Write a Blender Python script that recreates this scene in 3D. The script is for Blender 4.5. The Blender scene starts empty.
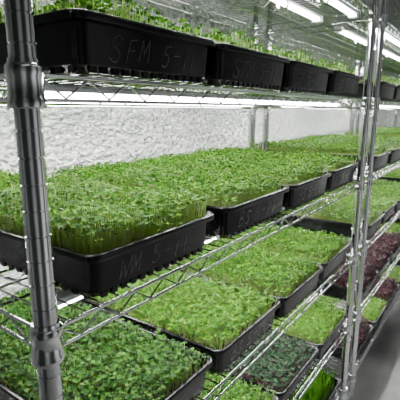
import bpy, math, random
import numpy as np
from mathutils import Vector, Matrix
random.seed(4)
COL = bpy.context.scene.collection

# ------------------------------------------------------------------ materials
def new_mat(name):
    m = bpy.data.materials.new(name); m.use_nodes = True
    return m, m.node_tree.nodes, m.node_tree.links
def principled(name, col, rough=.5, metal=0.0, noise=None, bump=0.0, scale=50, spec=.5):
    m, N, L = new_mat(name)
    b = N['Principled BSDF']
    b.inputs['Base Color'].default_value = (*col, 1)
    b.inputs['Roughness'].default_value = rough
    b.inputs['Metallic'].default_value = metal
    b.inputs['Specular IOR Level'].default_value = spec
    tc = N.new('ShaderNodeTexCoord')
    nz = N.new('ShaderNodeTexNoise'); nz.inputs['Scale'].default_value = scale
    nz.inputs['Detail'].default_value = 6
    L.new(tc.outputs['Object'], nz.inputs['Vector'])
    if noise:
        cr = N.new('ShaderNodeValToRGB')
        cr.color_ramp.elements[0].position = .3; cr.color_ramp.elements[1].position = .7
        cr.color_ramp.elements[0].color = (*noise[0], 1); cr.color_ramp.elements[1].color = (*noise[1], 1)
        L.new(nz.outputs['Fac'], cr.inputs['Fac']); L.new(cr.outputs['Color'], b.inputs['Base Color'])
    if bump:
        bp = N.new('ShaderNodeBump'); bp.inputs['Strength'].default_value = bump
        bp.inputs['Distance'].default_value = .01
        L.new(nz.outputs['Fac'], bp.inputs['Height']); L.new(bp.outputs['Normal'], b.inputs['Normal'])
    return m
def leaf_mat(name, cols, rough=.5, trans=.25, spec=.12):
    m, N, L = new_mat(name)
    b = N['Principled BSDF']; out = N['Material Output']
    g = N.new('ShaderNodeNewGeometry'); cr = N.new('ShaderNodeValToRGB')
    e = cr.color_ramp.elements
    while len(e) < len(cols): e.new(.5)
    for i, c in enumerate(cols):
        e[i].position = i / (len(cols) - 1); e[i].color = (*c, 1)
    L.new(g.outputs['Random Per Island'], cr.inputs['Fac'])
    L.new(cr.outputs['Color'], b.inputs['Base Color'])
    b.inputs['Roughness'].default_value = rough
    b.inputs['Specular IOR Level'].default_value = spec
    t = N.new('ShaderNodeBsdfTranslucent'); L.new(cr.outputs['Color'], t.inputs['Color'])
    mx = N.new('ShaderNodeMixShader'); mx.inputs[0].default_value = trans
    L.new(b.outputs[0], mx.inputs[1]); L.new(t.outputs[0], mx.inputs[2]); L.new(mx.outputs[0], out.inputs['Surface'])
    return m
def emit_mat(name, col, s):
    m, N, L = new_mat(name)
    b = N['Principled BSDF']
    b.inputs['Base Color'].default_value = (.9, .9, .9, 1)
    b.inputs['Emission Color'].default_value = (*col, 1)
    b.inputs['Emission Strength'].default_value = s
    return m
def reflect_band_mat(name, axis, scale=.13):  # invented light and dark bands, reflected as stripes in the chrome posts
    m, N, L = new_mat(name); b = N['Principled BSDF']; b.inputs['Roughness'].default_value = .5
    tc = N.new('ShaderNodeTexCoord'); wv = N.new('ShaderNodeTexWave'); wv.bands_direction = axis
    wv.inputs['Scale'].default_value = scale; wv.inputs['Distortion'].default_value = 0
    L.new(tc.outputs['Object'], wv.inputs['Vector'])
    cr = N.new('ShaderNodeValToRGB')
    cr.color_ramp.elements[0].position = .2; cr.color_ramp.elements[0].color = (.025, .025, .027, 1)
    cr.color_ramp.elements[1].position = .9; cr.color_ramp.elements[1].color = (.5, .51, .52, 1)
    L.new(wv.outputs['Fac'], cr.inputs['Fac']); L.new(cr.outputs[0], b.inputs['Base Color'])
    return m

M_CHROME = principled('chrome_steel', (.62, .63, .64), .12, 1.0, noise=((.68, .69, .70), (.80, .81, .82)), scale=30)
M_BLACK = principled('black_plastic', (.006, .006, .007), .25, noise=((.002, .002, .0025), (.0045, .0045, .0052)), bump=.03, scale=60, spec=.4)
M_SOIL = principled('dark_soil', (.03, .02, .012), .95, noise=((.008, .006, .004), (.03, .02, .012)), bump=.6, scale=140)
M_CHALK = principled('faint_chalk', (.2, .2, .21), .9, noise=((.05, .05, .055), (.18, .18, .19)), scale=260)
M_CHALK2 = principled('clear_chalk', (.2, .2, .21), .9, noise=((.14, .14, .15), (.34, .34, .35)), scale=260)
M_WHITE = principled('white_enamel', (.75, .76, .76), .4, noise=((.7, .71, .71), (.8, .81, .81)))
M_EMIT = emit_mat('led_diffuser', (1.0, 1.0, .98), 94)
M_EMIT2 = emit_mat('added_lamp_diffuser', (.96, .98, 1.0), 4.5)  # glow of the added aisle lamps
M_STEM = leaf_mat('pale_stem', [(.58, .76, .20), (.76, .88, .42), (.50, .70, .16)], trans=.5)
M_STEMP = leaf_mat('purple_stem', [(.22, .08, .12), (.32, .18, .18)], trans=.2)
LM = dict(
    bright=leaf_mat('bright_green_leaf', [(.010, .058, .001), (.026, .115, .002), (.060, .20, .005), (.18, .39, .028)]),
    mid=leaf_mat('mid_green_leaf', [(.007, .040, .001), (.017, .080, .002), (.038, .14, .005), (.11, .26, .020)]),
    dark=leaf_mat('dark_green_leaf', [(.004, .020, .006), (.009, .040, .012), (.020, .068, .022), (.026, .030, .024), (.05, .12, .05)]),
    lime=leaf_mat('lime_green_leaf', [(.015, .08, .001), (.038, .145, .003), (.08, .24, .007), (.21, .43, .035)]),
    low=leaf_mat('round_green_leaf', [(.005, .030, .002), (.014, .065, .005), (.032, .115, .008), (.09, .23, .028)]),
    purple=leaf_mat('purple_leaf', [(.010, .002, .005), (.032, .005, .014), (.06, .012, .028), (.016, .034, .006), (.11, .04, .06)]),
)

# ------------------------------------------------------------------ mesh helpers
class MB:
    def __init__(s): s.v = []; s.f = []
    def add(s, vs, fs):
        o = len(s.v); s.v += [tuple(v) for v in vs]; s.f += [tuple(i + o for i in f) for f in fs]
    def box(s, a, b):
        x0, y0, z0 = a; x1, y1, z1 = b
        s.add([(x0,y0,z0),(x1,y0,z0),(x1,y1,z0),(x0,y1,z0),(x0,y0,z1),(x1,y0,z1),(x1,y1,z1),(x0,y1,z1)],
              [(0,3,2,1),(4,5,6,7),(0,1,5,4),(1,2,6,5),(2,3,7,6),(3,0,4,7)])
    def tube(s, pts, r, n=6):
        pts = [Vector(p) for p in pts]; rings = []
        for i, p in enumerate(pts):
            d = (pts[min(i+1, len(pts)-1)] - pts[max(i-1, 0)]).normalized()
            up = Vector((0, 0, 1)) if abs(d.z) < .95 else Vector((1, 0, 0))
            a = d.cross(up).normalized(); b = a.cross(d)
            rings.append([p + (a*math.cos(2*math.pi*k/n) + b*math.sin(2*math.pi*k/n))*r for k in range(n)])
        vs = [v for q in rings for v in q]; fs = []
        for i in range(len(pts)-1):
            for k in range(n):
                fs.append((i*n+k, i*n+(k+1)%n, (i+1)*n+(k+1)%n, (i+1)*n+k))
        fs.append(tuple(range(n))[::-1]); fs.append(tuple((len(pts)-1)*n+k for k in range(n)))
        s.add(vs, fs)
    def lathe(s, prof, n=24, c=(0, 0)):
        vs = []; fs = []
        for r, z in prof:
            for k in range(n):
                a = 2*math.pi*k/n; vs.append((c[0]+r*math.cos(a), c[1]+r*math.sin(a), z))
        for i in range(len(prof)-1):
            for k in range(n):
                fs.append((i*n+k, i*n+(k+1)%n, (i+1)*n+(k+1)%n, (i+1)*n+k))
        fs.append(tuple(range(n))[::-1]); fs.append(tuple((len(prof)-1)*n+k for k in range(n)))
        s.add(vs, fs)
    def mesh(s, name, mats, smooth=False):
        me = bpy.data.meshes.new(name); me.from_pydata(s.v, [], s.f)
        for m in (mats if isinstance(mats, (list, tuple)) else [mats]): me.materials.append(m)
        if smooth: me.polygons.foreach_set('use_smooth', [True]*len(me.polygons))
        me.update(); return me
def obj(name, data, parent=None, loc=(0, 0, 0), **props):
    o = bpy.data.objects.new(name, data); COL.objects.link(o)
    if parent: o.parent = parent
    o.location = loc
    for k, v in props.items(): o[k] = v
    return o
def smooth_by_angle(me, ang=35):
    me.polygons.foreach_set('use_smooth', [True]*len(me.polygons))
    import bmesh
    bm = bmesh.new(); bm.from_mesh(me)
    for e in bm.edges:
        if len(e.link_faces) == 2 and e.calc_face_angle(0) > math.radians(ang): e.smooth = False
    bm.to_mesh(me); bm.free()

# ------------------------------------------------------------------ dimensions
CAMZ = 1.15
UW, UD = 1.178, .405            # post spacing
X1, Y0 = .228, .36
PITCH = 1.290
DECKS = [CAMZ+.300, CAMZ+.038, CAMZ-.222, CAMZ-.482, CAMZ-.742, CAMZ-1.002]
POST_H = 1.85

# ------------------------------------------------------------------ setting
def plane_obj(name, vs, mat):
    mb = MB(); mb.add(vs, [(0, 1, 2, 3)])
    return obj(name, mb.mesh(name, mat), kind='structure')
# crinkled reflective insulated wall
m, N, L = new_mat('foil_wall'); b = N['Principled BSDF']
b.inputs['Metallic'].default_value = .7; b.inputs['Roughness'].default_value = .24
tc = N.new('ShaderNodeTexCoord'); mp = N.new('ShaderNodeMapping'); L.new(tc.outputs['Object'], mp.inputs[0])
mp.inputs['Scale'].default_value = (40, 40, 85)
nz = N.new('ShaderNodeTexNoise'); nz.inputs['Scale'].default_value = 1.3; nz.inputs['Detail'].default_value = 3; nz.inputs['Distortion'].default_value = .7
L.new(mp.outputs[0], nz.inputs['Vector'])
n2 = N.new('ShaderNodeTexVoronoi'); n2.inputs['Scale'].default_value = 60; L.new(tc.outputs['Object'], n2.inputs['Vector'])
mx = N.new('ShaderNodeMath'); mx.operation = 'MULTIPLY_ADD'; mx.inputs[1].default_value = .4
L.new(n2.outputs['Distance'], mx.inputs[0]); L.new(nz.outputs['Fac'], mx.inputs[2])
cr = N.new('ShaderNodeValToRGB'); cr.color_ramp.elements[0].position = .48; cr.color_ramp.elements[1].position = .82
cr.color_ramp.elements[0].color = (.42, .45, .43, 1); cr.color_ramp.elements[1].color = (.92, .94, .92, 1)
L.new(mx.outputs[0], cr.inputs['Fac']); L.new(cr.outputs[0], b.inputs['Base Color'])
bp = N.new('ShaderNodeBump'); bp.inputs['Strength'].default_value = 1.0; bp.inputs['Distance'].default_value = .008
L.new(mx.outputs[0], bp.inputs['Height']); L.new(bp.outputs[0], b.inputs['Normal'])
M_WALL = m
M_FLOOR = principled('concrete_floor', (.5, .5, .49), .55, noise=((.22, .22, .215), (.34, .34, .335)), bump=.1, scale=6)
M_CEIL = principled('ceiling_panel', (.6, .61, .61), .4, .4, noise=((.22, .23, .23), (.30, .31, .31)), scale=3)
WX0, WX1, WY0, WY, WZ = -1.0, 4.35, -1.5, .93, 2.5
plane_obj('floor', [(WX0, WY0, 0), (WX1, WY0, 0), (WX1, WY, 0), (WX0, WY, 0)], M_FLOOR)
plane_obj('ceiling', [(WX0, WY0, WZ), (WX0, WY, WZ), (WX1, WY, WZ), (WX1, WY0, WZ)], M_CEIL)
plane_obj('wall_back', [(WX0, WY, 0), (WX1, WY, 0), (WX1, WY, WZ), (WX0, WY, WZ)], M_WALL)
plane_obj('wall_end', [(WX1, WY, 0), (WX1, WY0, 0), (WX1, WY0, WZ), (WX1, WY, WZ)], M_WALL)
plane_obj('wall_front', [(WX0, WY0, 0), (WX0, WY0, WZ), (WX1, WY0, WZ), (WX1, WY0, 0)], reflect_band_mat('front_reflect_bands', 'X'))  # unseen wall, banded for the post reflections
plane_obj('wall_near', [(WX0, WY, 0), (WX0, WY, WZ), (WX0, WY0, WZ), (WX0, WY0, 0)], reflect_band_mat('near_reflect_bands', 'Y'))  # bands added here too, only to be mirrored in the chrome
mb = MB(); mb.box((-.6, -.07, -.05), (.6, .07, 0)); ch = mb.mesh('added_aisle_lamp', M_WHITE)
mb = MB(); mb.box((-.57, -.05, -.062), (.57, .05, -.0501)); cl = mb.mesh('diffuser', M_EMIT2)
for x in (-.2, 1.5, 3.2):  # unseen lamps added to brighten the floor and give the chrome reflections
    c = obj('added_aisle_lamp', ch, None, (x, -.7, WZ-.0005), label='white lamp added out of view above the aisle', category='added lamp', group='added aisle lamps')
    obj('diffuser', cl, c)

# ------------------------------------------------------------------ rack parts
def post_mesh():
    R = .0124; prof = [(.009, .0), (.014, .0), (.014, .012), (R, .014)]
    z = .04
    while z < POST_H-.02:
        prof += [(R, z-.0011), (R-.0013, z-.0006), (R-.0013, z+.0006), (R, z+.0011)]
        z += .0254
    prof += [(R, POST_H-.006), (R*.8, POST_H)]
    mb = MB(); mb.lathe(prof, 32); me = mb.mesh('post', M_CHROME); smooth_by_angle(me, 30); return me
def collar_mesh():
    mb = MB()
    mb.lathe([(.0125, -.036), (.0165, -.036), (.0176, -.034), (.0176, -.028), (.0164, -.026), (.0158, -.008), (.0170, -.006),
              (.0170, 0), (.0158, .003), (.0142, .004), (.0138, .008), (.0125, .008)], 32)
    me = mb.mesh('shelf_collar', M_CHROME); smooth_by_angle(me, 40); return me
def zig(p0, p1, ztop, zbot, pitch):
    p0 = Vector(p0); p1 = Vector(p1); n = max(2, int(round((p1-p0).length/pitch)))
    pts = []
    for i in range(n*2+1):
        p = p0.lerp(p1, i/(n*2)); pts.append((p.x, p.y, ztop if i % 2 == 0 else zbot))
    return pts
def shelf_mesh():
    mb = MB(); t = -.0050; bz = -.028; rr = .0022
    i = .006
    cs = [((i*2.5, 0), (UW-i*2.5, 0)), ((i*2.5, UD), (UW-i*2.5, UD)), ((0, i*2.5), (0, UD-i*2.5)), ((UW, i*2.5), (UW, UD-i*2.5))]
    for a, b in cs:
        mb.tube([(*a, t), (*b, t)], rr, 8); mb.tube([(*a, bz), (*b, bz)], rr*.9, 8)
        mb.tube(zig((*a, 0), (*b, 0), t-.002, bz+.002, .056), .0014, 6)
    for y in (UD*.25, UD*.5, UD*.75):
        mb.tube([(0, y, -.0060), (UW, y, -.0060)], .0020, 6)
    y = UD*.5
    mb.tube([(0, y, bz), (UW, y, bz)], .002, 6); mb.tube(zig((0, y, 0), (UW, y, 0), t-.004, bz+.002, .06), .0013, 5)
    n = 46
    for k in range(1, n):
        x = UW*k/n
        mb.tube([(x, -.001, -.0014), (x, UD+.001, -.0014)], .0013, 6)
    me = mb.mesh('wire_shelf', M_CHROME); smooth_by_angle(me, 50); return me
ME_POST, ME_COLLAR, ME_SHELF = post_mesh(), collar_mesh(), shelf_mesh()
rack_label = ["chrome wire shelving rack with ringed posts, loaded with microgreen trays",
              "chrome wire shelving rack holding purple and green seedling trays",
              "chrome wire shelving rack beside the silvery end wall"]
for u in range(3):
    r = obj('shelving_rack', None, None, (X1+u*PITCH, Y0, 0), label=rack_label[u], category='shelving rack', group='row of wire shelving racks')
    for (px, py) in ((0, 0), (UW, 0), (0, UD), (UW, UD)):
        p = obj('post', ME_POST, r, (px, py, 0))
        for d in DECKS: obj('shelf_collar', ME_COLLAR, p, (0, 0, d))
    for d in DECKS: obj('wire_shelf', ME_SHELF, r, (0, 0, d))

# ------------------------------------------------------------------ grow lights
LL = 1.10
def light_meshes():
    mb = MB(); prof = [(-.010, 0), (.010, 0), (.012, -.003), (.012, -.008), (-.012, -.008), (-.012, -.003)]
    vs = [(-LL/2, y, z) for y, z in prof] + [(LL/2, y, z) for y, z in prof]; n = 6
    mb.add(vs, [(k, (k+1) % n, n+(k+1) % n, n+k) for k in range(n)] + [tuple(range(n))[::-1], tuple(range(n, 2*n))])
    house = mb.mesh('grow_light', M_WHITE)
    mb = MB(); prof = [(-.0070, -.0081), (-.0070, -.013), (-.0035, -.016), (.0035, -.016), (.0070, -.013), (.0070, -.0081)]
    a = LL/2-.02
    vs = [(-a, y, z) for y, z in prof] + [(a, y, z) for y, z in prof]
    mb.add(vs, [(n+k, n+(k+1) % n, (k+1) % n, k) for k in range(n-1)] + [tuple(range(n)), tuple(range(n, 2*n))[::-1]])
    lens = mb.mesh('diffuser', M_EMIT)
    mb = MB(); mb.box((-.011, -.0125, -.0175), (.011, .0125, .0))
    cap = mb.mesh('end_cap', M_WHITE)
    mb = MB(); vs = []; fs = []; n = 20
    for r, x in ((.0135, -.007), (.0155, -.007), (.0155, .007), (.0135, .007)):
        for k in range(n):
            a = 2*math.pi*k/n; vs.append((x, r*math.cos(a), -.0157+r*math.sin(a)))
    for i in range(4):
        for k in range(n): fs.append((i*n+k, i*n+(k+1) % n, ((i+1) % 4)*n+(k+1) % n, ((i+1) % 4)*n+k))
    mb.add(vs, fs); clamp = mb.mesh('clamp', M_CHROME)
    return house, lens, cap, clamp
MH, MLn, MC, MCl = light_meshes()
for u in range(3):
    for di, d in enumerate(DECKS[:-1]):
        for y in ((.045, .155) if di == 0 else (.075, .380)):
            g_ = obj('grow_light', MH, None, (X1+u*PITCH+UW/2, Y0+y, d-.0084), label='white linear grow light fixture mounted under a wire shelf',
                    category='grow light', group='grow lights under the shelves')
            obj('diffuser', MLn, g_); obj('end_cap', MC, g_, (LL/2-.009, 0, 0)); obj('end_cap', MC, g_, (-LL/2+.009, 0, 0))
            if di == 0:
                for cx in (-.28, .28): obj('clamp', MCl, g_, (cx, 0, 0))

# ------------------------------------------------------------------ trays
TW, TL, TH = .2605, .525, .062
def rrect(w, l, r, n=4):
    pts = []
    for cx, cy, a0 in ((w/2-r, l/2-r, 0), (-w/2+r, l/2-r, 90), (-w/2+r, -l/2+r, 180), (w/2-r, -l/2+r, 270)):
        for k in range(n+1):
            a = math.radians(a0+90*k/n); pts.append((cx+r*math.cos(a), cy+r*math.sin(a)))
    return pts
def tray_mesh():
    rings = [(.022, .0), (.017, .0025), (.0145, .008), (.0120, .010), (.0085, .0515), (.004, .0525), (.0006, .053), (0, .0542), (0, .0598),
             (.0006, .0612), (.0022, .062), (.0056, .062), (.0072, .0608), (.0105, .054), (.016, .006)]
    mb = MB(); vs = []; fs = []; n = 20
    for ins, z in rings:
        vs += [(x, y, z) for x, y in rrect(TW-2*ins, TL-2*ins, max(.006, .018-ins*.3))]
    for i in range(len(rings)-1):
        for k in range(n): fs.append((i*n+k, i*n+(k+1) % n, (i+1)*n+(k+1) % n, (i+1)*n+k))
    fs.append(tuple(range(n))[::-1]); fs.append(tuple((len(rings)-1)*n+k for k in range(n)))
    mb.add(vs, fs)
    for k in range(13):
        x = -TW/2+.03+k*(TW-.06)/12
        for s in (-1, 1):
            y0 = s*(TL/2-.0165); y1 = s*(TL/2-.0130)
            mb.box((x-.0045, min(y0, y1), .0015), (x+.0045, max(y0, y1), .0088))
    for k in range(24):
        y = -TL/2+.03+k*(TL-.06)/23
        for s in (-1, 1):
            x0 = s*(TW/2-.0165); x1 = s*(TW/2-.0130)
            mb.box((min(x0, x1), y-.0045, .0015), (max(x0, x1), y+.0045, .0088))
    me = mb.mesh('seedling_tray', M_BLACK); smooth_by_angle(me, 40); return me
ME_TRAY = tray_mesh()
mb = MB(); mb.box((-TW/2+.0165, -TL/2+.0165, .008), (TW/2-.0165, TL/2-.0165, .042)); ME_SOIL = mb.mesh('growing_medium', M_SOIL)

FONT = {
 'S': [[(.9,.85),(.75,.97),(.5,1.02),(.2,.9),(.12,.68),(.3,.54),(.7,.42),(.8,.2),(.65,.03),(.35,-.02),(.05,.12)]],
 'F': [[(.1,0),(.18,1),(.95,1.06)],[(.12,.5),(.75,.58)]],
 'M': [[(0,0),(.22,1),(.45,.3),(.85,1.05),(.95,0)]],
 'W': [[(0,1),(.2,0),(.5,.7),(.7,0),(1.1,1.1)]],
 'B': [[(.1,0),(.12,1),(.5,1.02),(.72,.85),(.6,.62),(.2,.52),(.65,.48),(.85,.28),(.65,.05),(.1,0)]],
 '5': [[(.85,1.03),(.2,.98),(.15,.58),(.55,.62),(.8,.4),(.7,.1),(.4,-.02),(.05,.08)]],
 '1': [[(.4,1.0),(.42,0)]],
 '4': [[(.2,1),(.1,.42),(.9,.42)],[(.72,.95),(.68,-.05)]],
 '-': [[(.1,.48),(.8,.52)]], ' ': []}
def writing_mesh(txt, mat, h=.026, x0=-.080, slant=.26, seed=1, hw=.00047):
    rnd = random.Random(seed); mb = MB(); x = x0
    def P(px, pz):
        z = pz; f = (z-.010)/(.0515-.010)
        y = -TL/2+.0120+(.0085-.0120)*f
        return (px, y-.0007, z)
    z0 = .0165
    for ch in txt:
        hh = h*rnd.uniform(.85, 1.08)
        w = hh*rnd.uniform(.56, .72) if ch not in '1 ' else h*.40
        dz = rnd.uniform(-.001, .003); sl = slant+rnd.uniform(-.12, .1)
        for st in FONT[ch]:
            pts = [(x+(a*w)+b*hh*sl+rnd.uniform(-.0005, .0005), z0+dz+b*hh+rnd.uniform(-.0005, .0005)) for a, b in st]
            for (ax, az), (bx, bz) in zip(pts[:-1], pts[1:]):
                dx, dzz = bx-ax, bz-az; l = math.hypot(dx, dzz) or 1; nx, nz = -dzz/l*hw, dx/l*hw
                ex, ez = dx/l*hw*.6, dzz/l*hw*.6
                mb.add([P(ax-nx-ex, az-nz-ez), P(bx-nx+ex, bz-nz+ez), P(bx+nx+ex, bz+nz+ez), P(ax+nx-ex, az+nz-ez)], [(0, 1, 2, 3)])
        x += w+h*rnd.uniform(.16, .28)
    return mb.mesh('handwriting', mat)

# ------------------------------------------------------------------ microgreens
def greens_mesh(name, n, H, hv, ll, lw, leafmat, stemmat=M_STEM, seed=0, lean=.006, extra=0, zbase=.040, out=.003, sr=.00065, edge=.006, e0=-12, e1=30):
    rg = np.random.default_rng(seed)
    W, Lh = TW-.030, TL-.030
    nx = int(round(math.sqrt(n*W/Lh))); ny = int(round(n/nx))
    gx, gy = np.meshgrid((np.arange(nx)+.5)/nx-.5, (np.arange(ny)+.5)/ny-.5)
    gx = gx.ravel(); gy = gy.ravel(); n = len(gx)
    bx = gx*W+rg.uniform(-.7, .7, n)*W/nx; by = gy*Lh+rg.uniform(-.7, .7, n)*Lh/ny
    bx = np.clip(bx, -W/2, W/2); by = np.clip(by, -Lh/2, Lh/2)
    ht = H+rg.normal(0, hv, n)+hv*1.1*np.sin(bx*31+seed)*np.cos(by*23+seed*2)
    ox = np.sign(gx)*np.clip(np.abs(gx)-.42, 0, 1)/.08; oy = np.sign(gy)*np.clip(np.abs(gy)-.46, 0, 1)/.04
    ht = ht-(np.maximum(abs(ox), abs(oy)))*edge*rg.uniform(0, 1.4, n)
    base = np.stack([bx, by, np.full(n, zbase)], 1)
    tx = np.clip(bx+rg.normal(0, lean, n)+ox*out, -W/2-.005, W/2+.005); ty = np.clip(by+rg.normal(0, lean, n)+oy*out, -Lh/2-.005, Lh/2+.005)
    top = np.stack([tx, ty, ht], 1)
    V = []; F = []; MI = []; r = sr
    for lvl, c in ((0, base), (1, top)):
        for k in range(3):
            a = 2*math.pi*k/3; V.append(c+np.array([r*math.cos(a), r*math.sin(a), 0]))
    S = np.stack(V, 1).reshape(-1, 3)
    idx = np.arange(n)*6
    for k in range(3):
        k2 = (k+1) % 3
        F += np.stack([idx+k, idx+k2, idx+3+k2, idx+3+k], 1).tolist(); MI += [1]*n
    verts = [S]; off = len(S)
    pts = np.array([(0.0,0,0),(.30,.36,.03),(.62,.56,.06),(.95,.34,.04),(.92,0,.0),(.95,-.34,.04),(.62,-.56,.06),(.30,-.36,.03),(.55,0,-.04)])
    NP = len(pts)
    phi0 = rg.uniform(0, 2*math.pi, n)
    nl = 2+extra
    for k in range(nl):
        phi = phi0+(k*math.pi if k < 2 else math.pi/2+(k-2)*math.pi)+rg.normal(0, .25, n)
        e = np.radians(rg.uniform(e0, e1, n)) if k < 2 else np.radians(rg.uniform(25, 65, n))
        ln = ll*rg.uniform(.65, 1.25, n)*(1 if k < 2 else .7); wd = lw*rg.uniform(.8, 1.2, n)*(1 if k < 2 else .6)
        d = np.stack([np.cos(phi)*np.cos(e), np.sin(phi)*np.cos(e), np.sin(e)], 1)
        s = np.stack([-np.sin(phi), np.cos(phi), rg.normal(0, .22, n)], 1)
        nn = np.stack([-np.cos(phi)*np.sin(e), -np.sin(phi)*np.sin(e), np.cos(e)], 1)
        P = [top+ln[:, None]*(u*d+w*nn)+wd[:, None]*v*s for u, v, w in pts]
        P = np.stack(P, 1).reshape(-1, 3); verts.append(P)
        idx = off+np.arange(n)*NP
        F += np.stack([idx+j for j in (0, 8, 4, 3, 2, 1)], 1).tolist(); F += np.stack([idx+j for j in (0, 7, 6, 5, 4, 8)], 1).tolist()
        MI += [0]*(2*n); off += len(P)
    VV = np.concatenate(verts)
    VV[:, 0] = np.clip(VV[:, 0], -TW/2+.002, TW/2-.002); VV[:, 1] = np.clip(VV[:, 1], -TL/2+.002, TL/2-.002)
    me = bpy.data.meshes.new(name); me.from_pydata(VV.tolist(), [], F)
    me.materials.append(leafmat); me.materials.append(stemmat)
    me.polygons.foreach_set('material_index', MI); me.polygons.foreach_set('use_smooth', [True]*len(F)); me.update()
    return me
def grass_mesh(name, n, H, leafmat, seed=0):
    rg = np.random.default_rng(seed); V = []; F = []
    for i in range(n):
        x = rg.uniform(-.5, .5)*(TW-.04); y = rg.uniform(-.5, .5)*(TL-.04); a = rg.uniform(0, 6.28); h = H*rg.uniform(.75, 1.1)
        dx, dy = rg.normal(0, .007, 2); sx, sy = math.cos(a)*.0014, math.sin(a)*.0014; o = len(V)
        lx, ly = TW/2-.003, TL/2-.003
        for t, w in ((0, .8), (.4, 1), (.75, .8), (1, .05)):
            q = t*t; cx, cy, cz = min(lx, max(-lx, x+dx*q*1.6)), min(ly, max(-ly, y+dy*q*1.6)), .04+(h-.04)*t
            V += [(cx-sx*w, cy-sy*w, cz), (cx+sx*w, cy+sy*w, cz)]
        for k in range(3): F.append((o+2*k, o+2*k+1, o+2*k+3, o+2*k+2))
    me = bpy.data.meshes.new(name); me.from_pydata(V, [], F); me.materials.append(leafmat); me.update(); return me
G = {}
def g(key, *a, **k): G[key] = greens_mesh('microgreens', *a, **k)
g('tall', 4200, .084, .0052, .0066, .0064, LM['bright'], seed=1, lean=.0055, sr=.0010, edge=.009, e0=-5)
g('mid_a', 3500, .075, .0045, .0066, .0062, LM['mid'], seed=2)
g('mid_b', 2900, .077, .0055, .0074, .0066, LM['bright'], seed=3, extra=1)
g('dark', 2900, .068, .0044, .0072, .0068, LM['dark'], M_STEMP, seed=5)
g('low', 3000, .071, .0050, .0076, .0072, LM['low'], seed=6, e1=22)
g('lime', 3100, .071, .0050, .0068, .0066, LM['lime'], seed=7)
g('purple', 2300, .086, .0085, .0108, .0084, LM['purple'], M_STEMP, seed=8, extra=2)
g('broad', 2200, .076, .0060, .0074, .0066, LM['bright'], seed=9, extra=1)
G['grass'] = grass_mesh('microgreens', 3000, .115, LM['mid'], 3)
DESC = dict(tall='tall bright green seedlings on pale stems', mid_a='dense mid green seedlings', mid_b='leafy bright green seedlings',
            dark='low dark green seedlings', low='low round-leaved green seedlings', lime='fine light green seedlings',
            purple='dark purple leafy seedlings', broad='loose leafy green sprouts', grass='upright grassy green shoots')

XT_TOP = [.282+TW/2+.0015+k*.2655 for k in range(4)]
XT = [.284+TW/2]+[.576+TW/2+k*.2665 for k in range(3)]
XT3 = [.284+TW/2]+[.560+TW/2+k*.2665 for k in range(3)]
PLAN = {
 0: {1: ['broad', 'broad', 'broad', 'broad'], 2: ['tall', 'mid_b', 'mid_b', 'mid_b'], 3: ['low', 'lime', 'mid_b', 'mid_b'],
     4: ['mid_a', 'mid_a', 'dark', 'lime'], 5: ['mid_a', 'lime', 'mid_b', 'grass']},
 1: {1: ['broad']*4, 2: ['mid_b', 'mid_a', 'mid_b', 'lime'], 3: ['mid_a', 'lime', 'mid_b', 'mid_a'],
     4: ['purple', 'purple', 'purple', 'mid_b'], 5: ['purple', 'lime', 'purple', 'mid_a']},
 2: {1: ['broad']*4, 2: ['mid_a', 'mid_b', 'lime', 'mid_a'], 3: ['lime', 'mid_b', 'mid_a', 'low'],
     4: ['purple', 'dark', 'mid_b', 'low'], 5: ['mid_a']*4}}
TXT = {(0, 1, 0): 'SFM 5-11', (0, 1, 1): 'SFM 5-11', (0, 1, 2): 'SF 5-11', (0, 1, 3): 'SF 5-11',
       (0, 2, 0): 'WM 5-14', (0, 2, 1): 'BS 5-14', (0, 2, 2): 'BS 5-14', (0, 2, 3): 'BS 5-14', (0, 3, 1): 'BS 5-14'}
TM = {t: writing_mesh(t, M_CHALK if t[0] == 'S' else M_CHALK2, seed=i, hw=.00047 if t[0] == 'S' else .0005) for i, t in enumerate(sorted(set(TXT.values())))}
rnd = random.Random(11)
for u in range(3):
    for s in range(1, 6):
        for i in range(4):
            kd = PLAN[u][s][i]
            x = (XT_TOP if s == 1 else XT3 if s == 3 else XT)[i]+u*PITCH
            chalk = (u, s, i) in TXT
            t = obj('seedling_tray', ME_TRAY, None, (x, .350+TL/2+rnd.uniform(0, .006), DECKS[s]+.0002),
                    label='black plastic tray of '+DESC[kd].replace(' seedlings', '' if chalk and kd == 'tall' else ' seedlings')+(', chalk writing' if chalk else ''),
                    category='microgreens tray', group='microgreen trays on the shelves')
            obj('growing_medium', ME_SOIL, t)
            o = obj('microgreens', G[kd], t, kind='stuff')
            if chalk: obj('handwriting', TM[TXT[(u, s, i)]], t)

# ------------------------------------------------------------------ light & camera
w = bpy.data.worlds.new('World'); bpy.context.scene.world = w; w.use_nodes = True
w.node_tree.nodes['Background'].inputs[0].default_value = (.8, .88, 1, 1)
w.node_tree.nodes['Background'].inputs[1].default_value = .3
cam = bpy.data.cameras.new('Camera'); co = bpy.data.objects.new('Camera', cam); COL.objects.link(co)
cam.sensor_width = 36; cam.lens = 416/400*36; cam.clip_start = .01
co.location = (0, 0, CAMZ); co.rotation_euler = (math.radians(90-12.1), 0, math.radians(-54.4))
bpy.context.scene.camera = co
